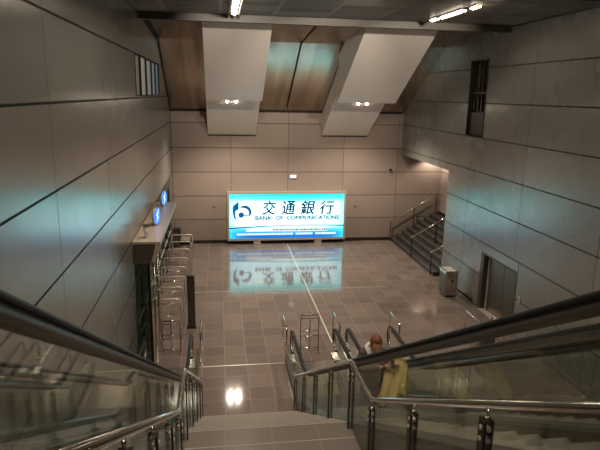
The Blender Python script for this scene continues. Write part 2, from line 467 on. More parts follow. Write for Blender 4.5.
def escalator(xc, label, first=None):
    if first is not None:
        return dup(first, (xc, 11.8, 0), label)
    root = thing('escalator', label, 'escalator', (xc, 11.8, 0), 'escalators')
    dl = deck_line()
    # cladding: two side boxes and belly
    low = smooth_path([(13.95, 0.), (12.2, 0.), (1.4, 4.9), (-1.9, 4.9)], [0, .3, .3, 0])
    b = MB()
    for a, c in ((-.775, -.53), (.53, .775)):
        b.prism(dl + low[::-1], 'x', xc + a, xc + c)
    b.build('side_cladding', M['clad'], root)
    under = [(13.2, -.0), (11.4, .0), (.2, 6.25), (-1.6, 6.25), (-1.6, 5.3), (1.4, 5.3), (12.6, .0)]
    MB().prism([(12.15, .01), (10.9, .02), (-.3, 6.25), (-1.6, 6.25), (-1.6, 5.0), (1.4, 5.0)], 'x', xc - .53, xc + .53).build('truss', M['black'], root)
    # deck profile strips
    for a, c in ((-.775, -.50), (.50, .775)):
        top = [(y, z + .012) for y, z in dl]; bot = [(y, z - .03) for y, z in dl]
        MB().prism(top + bot[::-1], 'x', xc + a, xc + c).build('deck_strip', M['guide'], root)
    # inner skirt
    for a, c in ((-.53, -.515), (.515, .53)):
        bot = [(y, z - .34) for y, z in dl]
        MB().prism([(y, z) for y, z in dl] + [(y, max(z, .002)) for y, z in bot[::-1]], 'x', xc + a, xc + c).build('skirt', M['dsteel'], root)
    # glass panels following the handrail
    def ztop(y):
        for (ya, za), (yb, zb) in zip(EPL[:-1], EPL[1:]):
            if yb <= y <= ya: return za + (zb - za) * (y - ya) / (yb - ya + 1e-9)
        return 1.0 if y > 12 else 7.61
    def zbot(y):
        for (ya, za), (yb, zb) in zip(dl[:-1], dl[1:]):
            if yb <= y <= ya: return za + (zb - za) * (y - ya) / (yb - ya + 1e-9)
        return .22 if y > 12 else 6.82
    cuts = [-1.4, -.2] + [1.05 + 1.32 * k for k in range(9)] + [12.55, 13.75]
    for sx in (-.6, .6):
        for i, (a, c) in enumerate(zip(cuts[:-1], cuts[1:])):
            yy = [a + .006 + (c - a - .012) * k / 6 for k in range(7)]
            poly = [(y, ztop(y) - .06) for y in yy]
            if i == len(cuts) - 2: poly += [(y, z) for y, z in newel_arc(13.75, 1.0 - RN, RN - .05, 1)[::-1]]
            poly += [(y, zbot(y)) for y in yy[::-1]]
            MB().prism(poly, 'x', xc + sx - .006, xc + sx + .006).build('glass_panel', M['glass'], root)
        path = [(xc + sx, y, z) for y, z in HPATH]
        pr = [(-.040, -.010), (-.036, .010), (-.02, .019), (.02, .019), (.036, .010), (.040, -.010), (.030, -.017), (-.030, -.017)]
        MB().sweep(path, pr, up=(1, 0, 0)).build('handrail', M['rubber'], root)
        gd = [(-.026, -.10), (-.026, -.018), (.026, -.018), (.026, -.10)]
        MB().sweep([(xc + sx, y, z) for y, z in [(13.72, 1.0)] + EPL[1:]], gd, up=(1, 0, 0)).build('handrail_guide', M['guide'], root)
        MB().sweep([(xc + sx, y, z) for y, z in bottom_loop], [(-.022, -.045), (-.022, -.018), (.022, -.018), (.022, -.045)], up=(1, 0, 0)).build('newel_guide', M['steel'], root)
        # bottom newel skirt panel and light plate
        MB().box(xc + sx - .09, xc + sx + .09, 13.5, 13.98, .0, .235, .01).build('newel_base', M['steel'], root)
    # steps
    run = .40
    y = 11.15
    k = 0
    while y > -.4 and k < 30:
        ztr = zstep(y - run)
        MB().box(xc - .5, xc + .5, y - run, y, max(ztr - .24, .012), ztr + .012).build('step', M['steptop'], root)
        y -= run; k += 1
    MB().box(xc - .5, xc + .5, 11.16, 11.4, .0, .02).build('comb_plate', M['chrome'], root)
    MB().box(xc - .775, xc + .775, 11.4, 13.95, .0, .018).build('floor_plate', M['dsteel'], root)
    MB().box(xc - .775, xc + .775, -1.55, -.42, 6.56, 6.61).build('upper_plate', M['steel'], root)
    return root
esc = escalator(2.495, 'middle escalator just right of the stairs, carrying the man up')
escalator(4.05, 'rightmost escalator, empty, beyond the one with the man on it', esc)
escalator(-1.39, 'leftmost escalator, empty, between the left wall and the stairs', esc)

# ------------------------------------------------------------------ advertisement light box
def sign_mat():
    m = mat('poster', (.02, .02, .02), .25); g = G(m); vec, o = g.xyz()
    zz = g.math('DIVIDE', o[2], 2.2)          # 0..1 up the face
    xx = g.math('DIVIDE', o[0], 5.5)
    n = g.noise(vec, .8, 2)
    r = g.new('ShaderNodeValToRGB'); cr = r.color_ramp
    cr.elements[0].position = 0; cr.elements[0].color = (.0, .07, .28, 1)
    cr.elements[1].position = 1; cr.elements[1].color = (.0, .42, .46, 1)
    for p, c in ((.10, (.0, .10, .34, 1)), (.20, (.05, .33, .60, 1)), (.27, (.45, .9, 1, 1)), (.285, (.55, .93, 1, 1)), (.42, (.52, .93, 1, 1)), (.66, (.56, .94, 1, 1)), (.80, (.55, 1, .98, 1)), (.90, (.06, .62, .62, 1))):
        e = cr.elements.new(p); e.color = c
    # curve the bands a little
    u = g.math('MULTIPLY', xx, xx)
    wob = g.math('ADD', zz, g.math('MULTIPLY', g.math('SUBTRACT', .35, g.math('ABSOLUTE', g.math('SUBTRACT', xx, .1))), .09))
    g.l.new(wob, r.inputs[0])
    edge = g.math('SMOOTH_MIN', 1., 1., 0.)
    side = g.math('POWER', g.math('ABSOLUTE', g.math('MULTIPLY', xx, 2.)), 7.)
    col = g.mix(g.math('MULTIPLY', side, .55), r.outputs[0], (.03, .5, .58))
    g.l.new(col, g.b.inputs['Emission Color']); g.b.inputs['Emission Strength'].default_value = 2.45
    return m
M['poster'] = sign_mat()
def emis(name, c, s=1.): return mat(name, (.01, .01, .01), .4, emit=c, estr=s)
M['ink'] = emis('ink_navy', (.008, .035, .10)); M['inkblue'] = emis('ink_blue', (.0, .10, .33)); M['inkgrey'] = emis('ink_grey', (.03, .09, .15)); M['inkwhite'] = emis('ink_white', (.85, 1, 1), 1.2)
M['swoosh'] = emis('ink_swoosh', (.0, .07, .20)); M['exitw'] = emis('exit_white', (1., .97, .9), 1.4)
SX0, SX1, SZ0, SZ1, SY = .36, 6.20, .19, 2.60, 26.42
sign = thing('advertising_light_box', 'large glowing blue and white bank advertisement light box against the end wall', 'advertisement', ((SX0 + SX1) / 2, SY + .15, 0))
b = MB(); fw = .10
b.box(SX0, SX1, SY, SY + .34, SZ1 - fw, SZ1).box(SX0, SX1, SY, SY + .34, SZ0, SZ0 + fw).box(SX0, SX0 + fw, SY, SY + .34, SZ0 + fw, SZ1 - fw).box(SX1 - fw, SX1, SY, SY + .34, SZ0 + fw, SZ1 - fw).box(SX0 + fw, SX1 - fw, SY + .1, SY + .34, SZ0 + fw, SZ1 - fw)
b.build('frame', M['ltmetal'], sign)
FX0, FX1, FZ0, FZ1 = SX0 + fw, SX1 - fw, SZ0 + fw, SZ1 - fw
FY = SY + .04
# poster has its own origin so its print is placed from its own lower edge
pm = MB().box(-(FX1 - FX0) / 2, (FX1 - FX0) / 2, 0, .05, 0, FZ1 - FZ0).build('poster', M['poster'])
pm.parent = sign; pm.location = Vector(((FX0 + FX1) / 2, FY, FZ0)) - sign.location
for x in (1.80, 4.84): MB().box(x - .17, x + .17, SY + .02, SY + .32, 0, SZ0).build('foot', M['ltmetal'], sign)
def fx(px): return FX0 + (px - 230.) / (342. - 230.) * (FX1 - FX0)      # poster layout in its own units
def fz(py): return FZ1 - (py - 194.) / (237.5 - 194.) * (FZ1 - FZ0)
def text(body, name, xa, xb, za, zb, m, parent, bold=0., shear=0.):
    c = bpy.data.curves.new(name, 'FONT'); c.body = body; c.extrude = .0; c.shear = shear
    o = bpy.data.objects.new(name, c); COL.objects.link(o)
    dg = bpy.context.evaluated_depsgraph_get(); dg.update()
    me = bpy.data.meshes.new_from_object(o.evaluated_get(dg))
    bpy.data.objects.remove(o); bpy.data.curves.remove(c)
    xs = [v.co.x for v in me.vertices]; zs = [v.co.y for v in me.vertices]
    x0, x1, z0, z1 = min(xs), max(xs), min(zs), max(zs)
    off = parent.location if parent else Vector((0, 0, 0))
    for v in me.vertices:
        X = xa + (v.co.x - x0) / (x1 - x0) * (xb - xa); Z = za + (v.co.y - z0) / (z1 - z0) * (zb - za); Yv = FY - .002
        v.co = Vector((X, Yv, Z)) - off
    q = bmesh.new()
    q.from_mesh(me)
    if bold:      # heavier strokes: shifted copies of the same glyph
        g0 = q.verts[:] + q.edges[:] + q.faces[:]
        for dx, dzz in ((1, 0), (-1, 0), (0, .8), (0, -.8), (.7, .6), (-.7, -.6)):
            d = bmesh.ops.duplicate(q, geom=g0)
            bmesh.ops.translate(q, verts=[e for e in d['geom'] if isinstance(e, bmesh.types.BMVert)], vec=(dx * bold, 0, dzz * bold))
    ex = bmesh.ops.extrude_face_region(q, geom=q.faces[:])
    bmesh.ops.translate(q, verts=[e for e in ex['geom'] if isinstance(e, bmesh.types.BMVert)], vec=(0, -.003, 0))
    q.to_mesh(me); q.free()
    me.materials.clear(); me.materials.append(m)
    o = bpy.data.objects.new(name, me); COL.objects.link(o); o.parent = parent
    return o
for ch, xa, xb in (('交', 261.6, 274.4), ('通', 280.2, 293.4), ('銀', 299.0, 312.8), ('行', 318.0, 332.0)):
    text(ch, 'lettering', fx(xa), fx(xb), fz(214.0), fz(200.9), M['ink'], sign, .016, .14)
for wd, xa, xb in (('BANK', 255., 270.6), ('OF', 275.2, 281.6), ('COMMUNICATIONS', 285.6, 337.2)):
    text(wd, 'lettering', fx(xa), fx(xb), fz(219.3), fz(215.5), M['inkgrey'], sign, .012)
# logo: blue bent ring with a tall corner, and a dot
def logo():
    cx, cz = fx(241.3), fz(212.2); u = (FX1 - FX0) / 112.      # one unit of the layout
    k = (FZ1 - FZ0) / 43.5
    def P(x, y): return (cx + (x - 241.3) * u, cz - (y - 212.2) * k)
    b = MB()
    b.prism([P(*p) for p in ((238.9, 201), (233.4, 205.6), (233.2, 209), (233.3, 212.5), (234.4, 216.8), (237.6, 220.3), (236.0, 216.5), (235.5, 213), (235.8, 210.4), (238.9, 208.4))], 'y', FY - .006, FY - .001)
    b.build('logo', M['inkblue'], sign)
    b = MB()
    b.prism([P(*p) for p in ((239.9, 207.4), (241.4, 205.8), (243.6, 204.9), (246, 204.9), (248.4, 206.0), (250.3, 208.2), (251.3, 211), (251.0, 213.4), (249.6, 215.4), (248.3, 214.6), (248.9, 212.4), (248.3, 210.2), (246.6, 208.4), (244.2, 207.5), (241.8, 207.2))], 'y', FY - .006, FY - .001); b.build('logo', M['inkblue'], sign)
    b = MB()
    b.prism([P(241.3 + 2.7 * math.cos(t * PI / 10), 214.2 - 2.7 * math.sin(t * PI / 10)) for t in range(20)], 'y', FY - .0065, FY - .001)
    b.prism([P(*p) for p in ((243, 213.9), (249, 214.2), (249, 215), (243, 215))], 'y', FY - .006, FY - .001); b.build('logo', M['inkblue'], sign)
logo()
b = MB(); pts = [(fx(230 + t * 5.6), fz(226.6 - 1.7 * t / 20 - 1.2 * math.sin(PI * t / 20))) for t in range(21)]
pb = [(fx(230 + t * 5.6), fz(227.4 - 1.7 * t / 20 - 1.2 * math.sin(PI * t / 20) + .5 * abs(1 - t / 10.))) for t in range(21)]
b.prism(pts + pb[::-1], 'y', FY - .004, FY - .001); b.build('swoosh', M['swoosh'], sign)
b = MB().box(fx(246), fx(326), FY - .0035, FY - .001, fz(230.7), fz(227.6)); b.build('text_band', M['inkwhite'], sign)
b = MB(); x = 272.
while x < 325:
    wv = random.uniform(.7, 2.2); b.box(fx(x), fx(x + wv), FY - .006, FY - .001, fz(229.9), fz(228.5)); x += wv + .6
b.build('small_print', M['inkgrey'], sign)
b = MB(); x = 237.
while x < 334:
    wv = random.uniform(.8, 2.4)
    if not (291 < x < 294 or 310 < x < 313.5): b.box(fx(x), fx(x + wv), FY - .006, FY - .001, fz(234.2), fz(232.4))
    x += wv + .35
b.build('small_print', M['inkwhite'], sign)

# small items on the end wall
t = thing('exit_sign', 'small lit white rectangular sign on the end wall above the advertisement', 'sign', (3.57, YB, 3.3))
MB().box(3.40, 3.74, YB - .07, YB - .002, 3.22, 3.40, .005).build('housing', M['ltmetal'], t)
MB().box(3.42, 3.72, YB - .075, YB - .071, 3.24, 3.38).build('lit_face', M['exitw'], t)
for x, z, lab in ((-.27, 1.81, 'small dark wall socket on the end wall left of the advertisement'), (6.75, 1.78, 'small dark wall socket on the end wall right of the advertisement')):
    t = thing('wall_socket', lab, 'socket', (x, YB, z))
    MB().box(x - .06, x + .06, YB - .02, YB - .001, z - .025, z + .025, .004).build('face_plate', M['brown'], t)
t = thing('security_camera', 'small dome camera high on the end wall near the right corner', 'camera', (8.46, YB, 3.67))
MB().box(8.40, 8.52, YB - .05, YB - .001, 3.64, 3.74).build('mount', M['ltmetal'], t)
MB().ball((8.46, YB - .10, 3.66), .065).build('dome', M['black'], t)

# ------------------------------------------------------------------ inclined white casings with downlights
def casing(x0, x1, ux0, ux1, lab):
    cl, cu, cm = 13.57, 12.80, 14.62
    z = lambda c, y: 7.2 + c - T30 * y
    root = thing('escalator_casing', lab, 'casing', ((x0 + x1) / 2, 24.0, 7.0), 'inclined white casings')
    MB().prism([(YB, z(cl, YB)), (21.5, z(cl, 21.5)), (21.5, z(cm, 21.5)), (YB, z(cm, YB))], 'x', x0, x1).build('lower_casing', M['white'], root)
    ye = 22.65
    MB().prism([(ye, z(cu, ye)), (YS + .27, z(cu, YS + .27)), (YS + .27, 10.3), (19, 10.3), (ye, z(cm, ye))], 'x', ux0, ux1).build('upper_casing', M['white'], root)
    MB().box(x0, x1, YB - .04, YB - .005, z(cl, YB) - .05, z(cl, YB)).build('painted_shadow', M['joint'], root)  # dark strip paints the shadow line under the casing end
    return root, z, cl
for x0, x1, u0, u1, lx, lab, side in ((-.50, 1.75, -.46, 1.73, (.37, .74), 'left of the two white inclined casings hanging above the end wall', 'left'), (4.93, 7.2, 4.78, 7.22, (5.98, 6.36), 'right of the two white inclined casings hanging above the end wall', 'right')):
    root, z, cl = casing(x0, x1, u0, u1, lab)
    for i, x in enumerate(lx):
        yl = 23.97; zl = z(cl, yl)
        nrm = Vector((0, -math.sin(PI / 6), -math.cos(PI / 6)))
        l = thing('downlight', ('left' if i == 0 else 'right') + ' small downlight under the step of the ' + side + ' white casing', 'light', (x, yl, zl), 'downlights on the white casings')
        MB().cyl(Vector((x, yl, zl)) + nrm * .02, nrm, .085, .045, 20).build('rim', M['ltmetal'], l)
        MB().cyl(Vector((x, yl, zl)) + nrm * .07, nrm, .06, .06, 20).build('lens', M['lamp'], l)

# ------------------------------------------------------------------ tube lights on the slab ceiling
TUBES = {}
def tube_light(x, y0, y1, lab, louvre=True):
    t = thing('tube_light', lab, 'light', (x, (y0 + y1) / 2, ZC), 'ceiling tube lights'); TUBES[t.name] = (y0, y1)
    MB().box(x - (.16 if louvre else .08), x + (.16 if louvre else .08), y0 - .05, y1 + .05, ZC - .04, ZC - .001).build('housing', M['clad'], t)
    if louvre: MB().box(x - .16, x - .12, y0 - .05, y1 + .05, ZC - .12, ZC - .04).box(x + .12, x + .16, y0 - .05, y1 + .05, ZC - .12, ZC - .04).build('side_louvre', M['clad'], t)
    MB().box(x - .07, x + .07, y0, y1, ZC - .08, ZC - .041, .01).build('diffuser', M['tube'], t)
    for yy in (y0 + .01, y1 - .01):
        MB().box(x - .025, x + .025, yy - .02, yy + .02, ZC - .12, ZC - .03).build('end_cap', M['dsteel'], t)
tube_light(.47, 15.75, 16.35, 'short end tube of the lit line above the stairs, nearest the bulkhead')
tube_light(.46, 13.4, 15.65, 'long tube light above the stairs before its short end tube')
tube_light(.45, 8.6, 11.6, 'added unseen tube light above the stair landing')  # this tube and the next are out of view, added for light
tube_light(.45, 3.2, 6.6, 'added unseen tube light above the upper stairs')
for q, (x, w) in enumerate(((.45, 'left'), (3.4, 'middle'), (6.28, 'right'))):  # unseen tubes added behind the camera as frontal fill
    tube_light(x, -5.5, -2.5, w + ' added unseen tube light over the upper concourse behind the top of the stairs')
tube_light(6.10, 15.76, 16.14, 'short tube of the right light line, nearest the bulkhead', False)
tube_light(6.15, 14.12, 15.5, 'longest bright tube of the right light line', False)
tube_light(6.20, 13.40, 13.72, 'short tube of the right light line, farthest from the bulkhead', False)
tube_light(6.28, 8.6, 11.6, 'added unseen tube light above the right escalator')  # last two right-hand tubes are unseen, added to light the hall
tube_light(6.28, 3.2, 6.6, 'added unseen tube light above the upper right escalator')

# ------------------------------------------------------------------ exit gates on the left
can = thing('gate_canopy', 'long beige canopy box over the exit gates on the left wall', 'canopy', (-1.85, 19.5, 3.0))
MB().box(XL - .2, -1.50, 14.0, 19.4, 3.44, 3.5).build('top_panel', M['canopy'], can)
MB().prism([(-1.50, 3.44), (-1.50, 3.40), (-1.66, 2.95), (-1.75, 2.95), (-1.62, 3.44)], 'y', 14.0, 19.4).build('front_fascia', M['canopy'], can)
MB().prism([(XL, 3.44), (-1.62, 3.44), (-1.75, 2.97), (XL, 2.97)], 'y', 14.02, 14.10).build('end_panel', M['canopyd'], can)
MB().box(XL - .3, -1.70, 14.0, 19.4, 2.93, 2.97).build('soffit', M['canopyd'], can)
gd = thing('glass_gate_screen', 'dark framed glass end screen under the near end of the canopy', 'screen', (-1.95, 14.1, 0))
MB().box(XL + .002, -1.86, 14.13, 14.15, .05, 2.92).build('glass_pane', M['ggreen'], gd)
MB().box(-1.86, -1.80, 14.10, 14.18, 0, 2.93).box(XL + .002, -1.86, 14.10, 14.18, 0, .06).build('frame', M['post'], gd)
MB().box(XL - .30, XL - .02, 14.14, 14.3, 0, 2.93).build('side_post', M['post'], gd)
for y, x, lab in ((14.25, -1.72, 'nearest slim steel post under the canopy front'), (14.9, -1.70, 'second slim steel post from the near end of the canopy'), (15.8, -1.78, 'third slim steel post from the near end of the canopy')):
    t = thing('canopy_post', lab, 'post', (x, y, 0), 'steel posts under the canopy')
    MB().cyl((x, y, 1.464), (0, 0, 1), .03, 2.928, 14).build('shaft', M['chrome'], t)
    MB().cyl((x, y, .02), (0, 0, 1), .07, .04, 16).build('base_flange', M['steel'], t)
    MB().cyl((x, y, 2.3), (0, 0, 1), .045, .06, 14).cyl((x, y, 1.9), (0, 0, 1), .045, .06, 14).build('clamp', M['ltmetal'], t)
ords = ['nearest', 'second nearest', 'third nearest', 'fourth nearest', 'fifth nearest', 'sixth nearest', 'farthest']
for k in range(7):
    y0 = 14.5 + k * 1.58
    t = thing('exit_gate', ords[k] + ' framed glass exit gate in the left opening', 'gate', (XL - .1, y0 + .7, 0), 'glass exit gates')
    MB().box(XL - .12, XL - .06, y0, y0 + .06, 0, 2.92).box(XL - .12, XL - .06, y0 + 1.42, y0 + 1.48, 0, 2.92).box(XL - .12, XL - .06, y0 + .06, y0 + 1.42, 2.2, 2.28).build('frame', M['post'] if k % 2 else M['dsteel'], t)
    MB().box(XL - .10, XL - .085, y0 + .06, y0 + 1.42, .06, 2.2).build('glass_leaf', M['ggreen'], t)
    MB().box(XL - .06, XL - .02, y0 + .12, y0 + 1.36, .98, 1.04).build('push_bar', M['ltmetal'], t)
# U-rails between the gates
first = None
ywords = ['nearest', 'second nearest', 'third nearest', 'fourth nearest', 'fifth nearest', 'sixth nearest', 'third farthest', 'second farthest', 'farthest']
for k, y in enumerate([16.5, 17.6, 18.7, 19.8, 20.95, 22.2, 23.4, 24.6]):
    lab = ('nearest', 'second nearest', 'third nearest', 'fourth nearest', 'fourth farthest', 'third farthest', 'second farthest', 'farthest')[k] + ' steel divider rail in the row along the exit gates'
    if first is None:
        first = thing('divider_rail', lab, 'rail', (-1.68, y, 0), 'steel divider rails by the gates')
        b = MB().tube([(-2.14, y, .02), (-2.14, y, .92), (-2.11, y, .98), (-2.05, y, 1.0), (-1.33, y, 1.0), (-1.26, y, .97), (-1.23, y, .90), (-1.22, y, .02)], .026, 10); b.build('hoop', M['satin'], first)
        MB().tube([(-2.13, y, .84), (-1.23, y, .84)], .013, 8).build('cross_bar', M['chrome'], first)
        MB().tube([(-2.13, y, .45), (-1.23, y, .45)], .013, 8).build('cross_bar', M['chrome'], first)
        for x in (-2.14, -1.22): MB().cyl((x, y, .012), (0, 0, 1), .055, .024, 14).build('base_flange', M['steel'], first)
    else:
        dup(first, (-1.68, y, 0), lab)
# signs on the canopy
M['sgnblue'] = emis('sign_blue', (.03, .22, .95), 1.3); M['sgnwhite'] = emis('sign_white', (.75, .9, 1.), 1.5)
for (x, y, lab) in ((-1.80, 15.9, 'nearer round lit blue sign standing on the canopy'), (-1.86, 18.7, 'farther round lit blue sign standing on the canopy')):
    t = thing('round_sign', lab, 'sign', (x, y, 3.5), 'round blue signs on the canopy')
    nrm = Vector((.965, -.26, 0)).normalized()
    c = Vector((x, y, 3.76))
    MB().cyl(c, nrm, .25, .07, 32).build('casing', M['ltmetal'], t)
    MB().cyl(c + nrm * .036, nrm, .235, .006, 32).build('lit_disc', M['sgnblue'], t)
    q = nrm.to_track_quat('Z', 'Y').to_matrix()
    sd = Vector((0, 0, 1)).cross(nrm).normalized()
    b = MB(); vs = []
    for u, v in ((-.06, -.20), (.10, -.02), (.03, .0), (.12, .20), (-.08, .03), (0, .0)):
        vs.append(c + nrm * .041 + sd * u + Vector((0, 0, 1)) * v)
    b.bm.faces.new([b.bm.verts.new(v) for v in vs]); 
    r = bmesh.ops.extrude_face_region(b.bm, geom=b.bm.faces[:])
    bmesh.ops.translate(b.bm, verts=[e for e in r['geom'] if isinstance(e, bmesh.types.BMVert)], vec=nrm * .004)
    b.build('white_mark', M['sgnwhite'], t)
    MB().cyl((x, y, 3.51), (0, 0, 1), .05, .03, 16).build('stand', M['ltmetal'], t)
t = thing('ventilator', 'small pale cylinder standing on the near end of the canopy', 'cylinder', (-1.90, 14.45, 3.5))
MB().cyl((-1.90, 14.45, 3.66), (0, 0, 1), .065, .32, 18).build('body', mat('pale_metal', (.85, .82, .76), .35), t)
MB().cyl((-1.90, 14.45, 3.83), (0, 0, 1), .085, .04, 18).build('cap', M['canopyd'], t)

# far left corner items
t = thing('cabinet', 'black cabinet standing in the far left corner by the end wall', 'cabinet', (-2.03, 26.3, 0))
MB().box(-2.19, -1.87, 26.1, 26.6, .0, .85, .01).build('body', M['black'], t)
MB().box(-2.15, -1.91, 26.09, 26.10, .1, .78).build('door', M['brown'], t)
t = thing('low_bench', 'low dark bench with a pale top beside the black cabinet', 'bench', (-1.64, 26.3, 0))
MB().box(-1.85, -1.43, 26.05, 26.6, .34, .40, .01).build('top', M['ltmetal'], t)
MB().box(-1.82, -1.46, 26.1, 26.55, .06, .34).build('body', M['black'], t)
for x in (-1.78, -1.5):
    for y in (26.15, 26.5): MB().box(x - .025, x + .025, y - .025, y + .025, 0, .06).build('leg', M['brown'], t)

# dark pylon
t = thing('information_pylon', 'tall thin dark brown pylon standing on the floor beside the exit rails', 'pylon', (-.93, 16.62, 0))
MB().box(-1.03, -.80, 16.56, 16.70, .05, 1.72, .008).build('body', M['brown'], t)
MB().box(-1.06, -.77, 16.52, 16.74, 0, .05).build('plinth', M['black'], t)
MB().box(-1.0, -.83, 16.553, 16.56, .3, 1.6).build('face_panel', M['clad'], t)

# ladder-like floor barriers
def barrier(x0, x1, y, h, lab):
    t = thing('floor_barrier', lab, 'barrier', ((x0 + x1) / 2, y, 0), 'small steel floor barriers')
    MB().tube([(x0, y, h - .01), (x1, y, h - .01)], .022, 10).build('top_rail', M['chrome'], t)
    for z in (h - .11, h * .56, h * .42, .10): MB().tube([(x0, y, z), (x1, y, z)], .013, 8).build('cross_bar', M['chrome'], t)
    xm = (x0 + x1) / 2
    MB().tube([(xm, y - .03, h - .02), (xm, y - .03, .0)], .018, 8).build('centre_post', M['chrome'], t)
    for x in (x0, x1):
        p = MB().tube([(x, y, h - .01), (x, y, 0)], .013, 8).build('end_post', M['dsteel'], t)
        MB().tube([(x, y - .18, .015), (x, y + .18, .015)], .015, 8).build('foot', M['dsteel'], t)
barrier(2.24, 2.76, 14.6, 1.12, 'small ladder like steel barrier on the floor at the foot of the middle escalator')
barrier(-1.64, -1.15, 14.9, .97, 'small ladder like steel barrier on the floor at the foot of the left escalator')

# guide rails beside the newels: U hoops along the travel direction
def guide(x, y0, y1, lab, h=.97):
    t = thing('guide_rail', lab, 'rail', (x, (y0 + y1) / 2, 0), 'short guide rails at the escalator feet')
    MB().tube([(x, y0, .02), (x, y0, h - .05), (x, y0 + .05, h), (x, y1 - .05, h), (x, y1, h - .05), (x, y1, .02)], .024, 10).build('hoop', M['chrome'], t)
    MB().tube([(x, y0, .4), (x, y1, .4)], .012, 8).build('cross_bar', M['chrome'], t)
    for y in (y0, y1): MB().cyl((x, y, .012), (0, 0, 1), .055, .024, 14).build('base_flange', M['steel'], t)
guide(1.77, 14.05, 14.95, 'short guide rail left of the foot of the middle escalator')
guide(3.28, 14.15, 15.05, 'short guide rail between the feet of the two right escalators')
guide(4.98, 14.05, 14.95, 'short guide rail right of the foot of the rightmost escalator')
guide(-.56, 14.05, 14.95, 'short guide rail on the stair side of the left escalator')
guide(-2.10, 14.22, 14.9, 'short guide rail beside the left wall at the left escalator')
guide(7.31, 13.9, 14.85, 'short steel rail on the floor in front of the steel double door')
guide(7.92, 13.6, 14.4, 'short steel rail between the steel double door and the right escalator')
t = thing('floor_box', 'small dark box on the floor beside the rail near the steel double door', 'box', (7.62, 14.0, 0))
MB().box(7.45, 7.78, 13.8, 14.3, .02, .62, .03).build('body', M['black'], t)
MB().box(7.43, 7.80, 13.78, 14.32, .62, .68, .01).build('lid', M['dsteel'], t)
MB().box(7.47, 7.76, 13.82, 14.28, 0, .02).build('foot', M['black'], t)

# ------------------------------------------------------------------ bin
t = thing('litter_bin', 'stainless steel litter bin with pale slotted top against the right wall', 'bin', (8.42, 18.75, 0))
MB().box(8.18, 8.66, 18.45, 19.05, .06, .92, .02).build('body', M['steel'], t)
MB().box(8.22, 8.62, 18.49, 19.01, 0, .06).build('plinth', M['black'], t)
MB().box(8.16, 8.68, 18.43, 19.07, .92, .99, .012).build('lid', M['steel'], t)
for y in (18.6, 18.9): MB().box(8.26, 8.58, y - .11, y + .11, .99, 1.0).build('tray', M['inkwhite'] if False else mat('pale_tray', (.85, .82, .76), .3), t)
MB().box(8.172, 8.18, 18.48, 19.02, .1, .88, .001).build('door', M['dsteel'], t)
MB().cyl((8.45, 18.445, .62), (0, 1, 0), .045, .02, 20).build('badge', M['black'], t)

# ------------------------------------------------------------------ stair in the alcove
al = thing('alcove_staircase', 'dark side staircase climbing right through the opening in the far right corner', 'stairs', (8.75, 24, 0))
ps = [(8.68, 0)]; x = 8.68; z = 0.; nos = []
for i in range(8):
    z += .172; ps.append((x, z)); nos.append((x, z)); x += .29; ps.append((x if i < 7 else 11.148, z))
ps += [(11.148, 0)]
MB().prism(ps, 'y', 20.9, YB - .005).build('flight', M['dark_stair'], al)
for x, z in nos: MB().box(x - .003, x + .05, 20.92, YB - .02, z - .01, z + .003).build('nosing', mat('alcove_nosing', (.11, .095, .08), .4), al)
def arail(y, x0, x1, z0, lab, posts, glass_on=False, z_add=0.):
    t = thing('alcove_railing', lab, 'railing', (x0, y, 0), 'handrails of the side stairs')
    zz = lambda x: z0 + (x - x0) * T30 * 1.02
    MB().tube([(x0, y, zz(x0)), (x1, y, zz(x1))], .028, 10).build('handrail', M['chrome'], t)
    for x in posts:
        zb = max(0., (math.floor((x - 8.68) / .29) + 1) * .172) if x > 8.68 else 0.
        p = MB().box(x - .025, x + .025, y - .02, y + .02, min(zb, 1.376), zz(x) - .02).build('post', M['brown'], t)
    if glass_on:
        for a, c in zip(posts[:-1], posts[1:]):
            MB().prism([(a + .04, zz(a + .04) - .85), (c - .04, zz(c - .04) - .85), (c - .04, zz(c - .04) - .08), (a + .04, zz(a + .04) - .08)], 'y', y - .006, y + .006).build('glass_panel', M['rglass'], t)
arail(26.6, 8.56, 11.05, .99, 'glazed handrail of the side stairs along the end wall', [8.60, 9.80, 10.95], True)
arail(23.6, 8.62, 10.9, .92, 'middle handrail of the side stairs with a single front post', [8.66, 9.8, 10.8])
arail(21.15, 8.62, 9.0 + 1.6, .92, 'short nearest handrail of the side stairs beside the bin', [8.66, 9.7])
b = MB().box(11.13, 11.148, 20.9, YB - .02, 1.376, 1.52)
struct('baseboard_alcove', b, M['skirt'], 'dark skirting at the top of the side stairs', 'skirting')

# ------------------------------------------------------------------ man on the escalator
def skin(name, verts, edges, radii, m, parent, sub=2, root=0):
    me = bpy.data.meshes.new(name); me.from_pydata(verts, edges, [])
    o = bpy.data.objects.new(name, me); COL.objects.link(o)
    md = o.modifiers.new('s', 'SKIN'); o.modifiers.new('u', 'SUBSURF').levels = sub
    md.use_smooth_shade = True
    for i, r in enumerate(radii):
        sv = me.skin_vertices[0].data[i]; sv.radius = r if isinstance(r, tuple) else (r, r); sv.use_root = (i == root)
    dg = bpy.context.evaluated_depsgraph_get(); dg.update()
    me2 = bpy.data.meshes.new_from_object(o.evaluated_get(dg))
    bpy.data.objects.remove(o)
    return me2
def as_obj(name, me, m, parent, loc=(0, 0, 0)):
    me.materials.clear(); me.materials.append(m)
    for p in me.polygons: p.use_smooth = True
    o = bpy.data.objects.new(name, me); COL.objects.link(o); o.parent = parent; o.location = loc
    return o
M['skinm'] = mat('skin', (.60, .31, .19), .5); M['jacket'] = mat('jacket_olive', (.085, .065, .038), .8); M['trouser'] = mat('trousers', (.030, .028, .028), .8)
M['hair'] = mat('hair_auburn', (.20, .075, .035), .6); M['yellow'] = mat('yellow_cloth', (.95, .78, .33), .75); M['scarf'] = mat('white_cloth', (.8, .77, .74), .7)
PX, PY = 2.42, 8.0
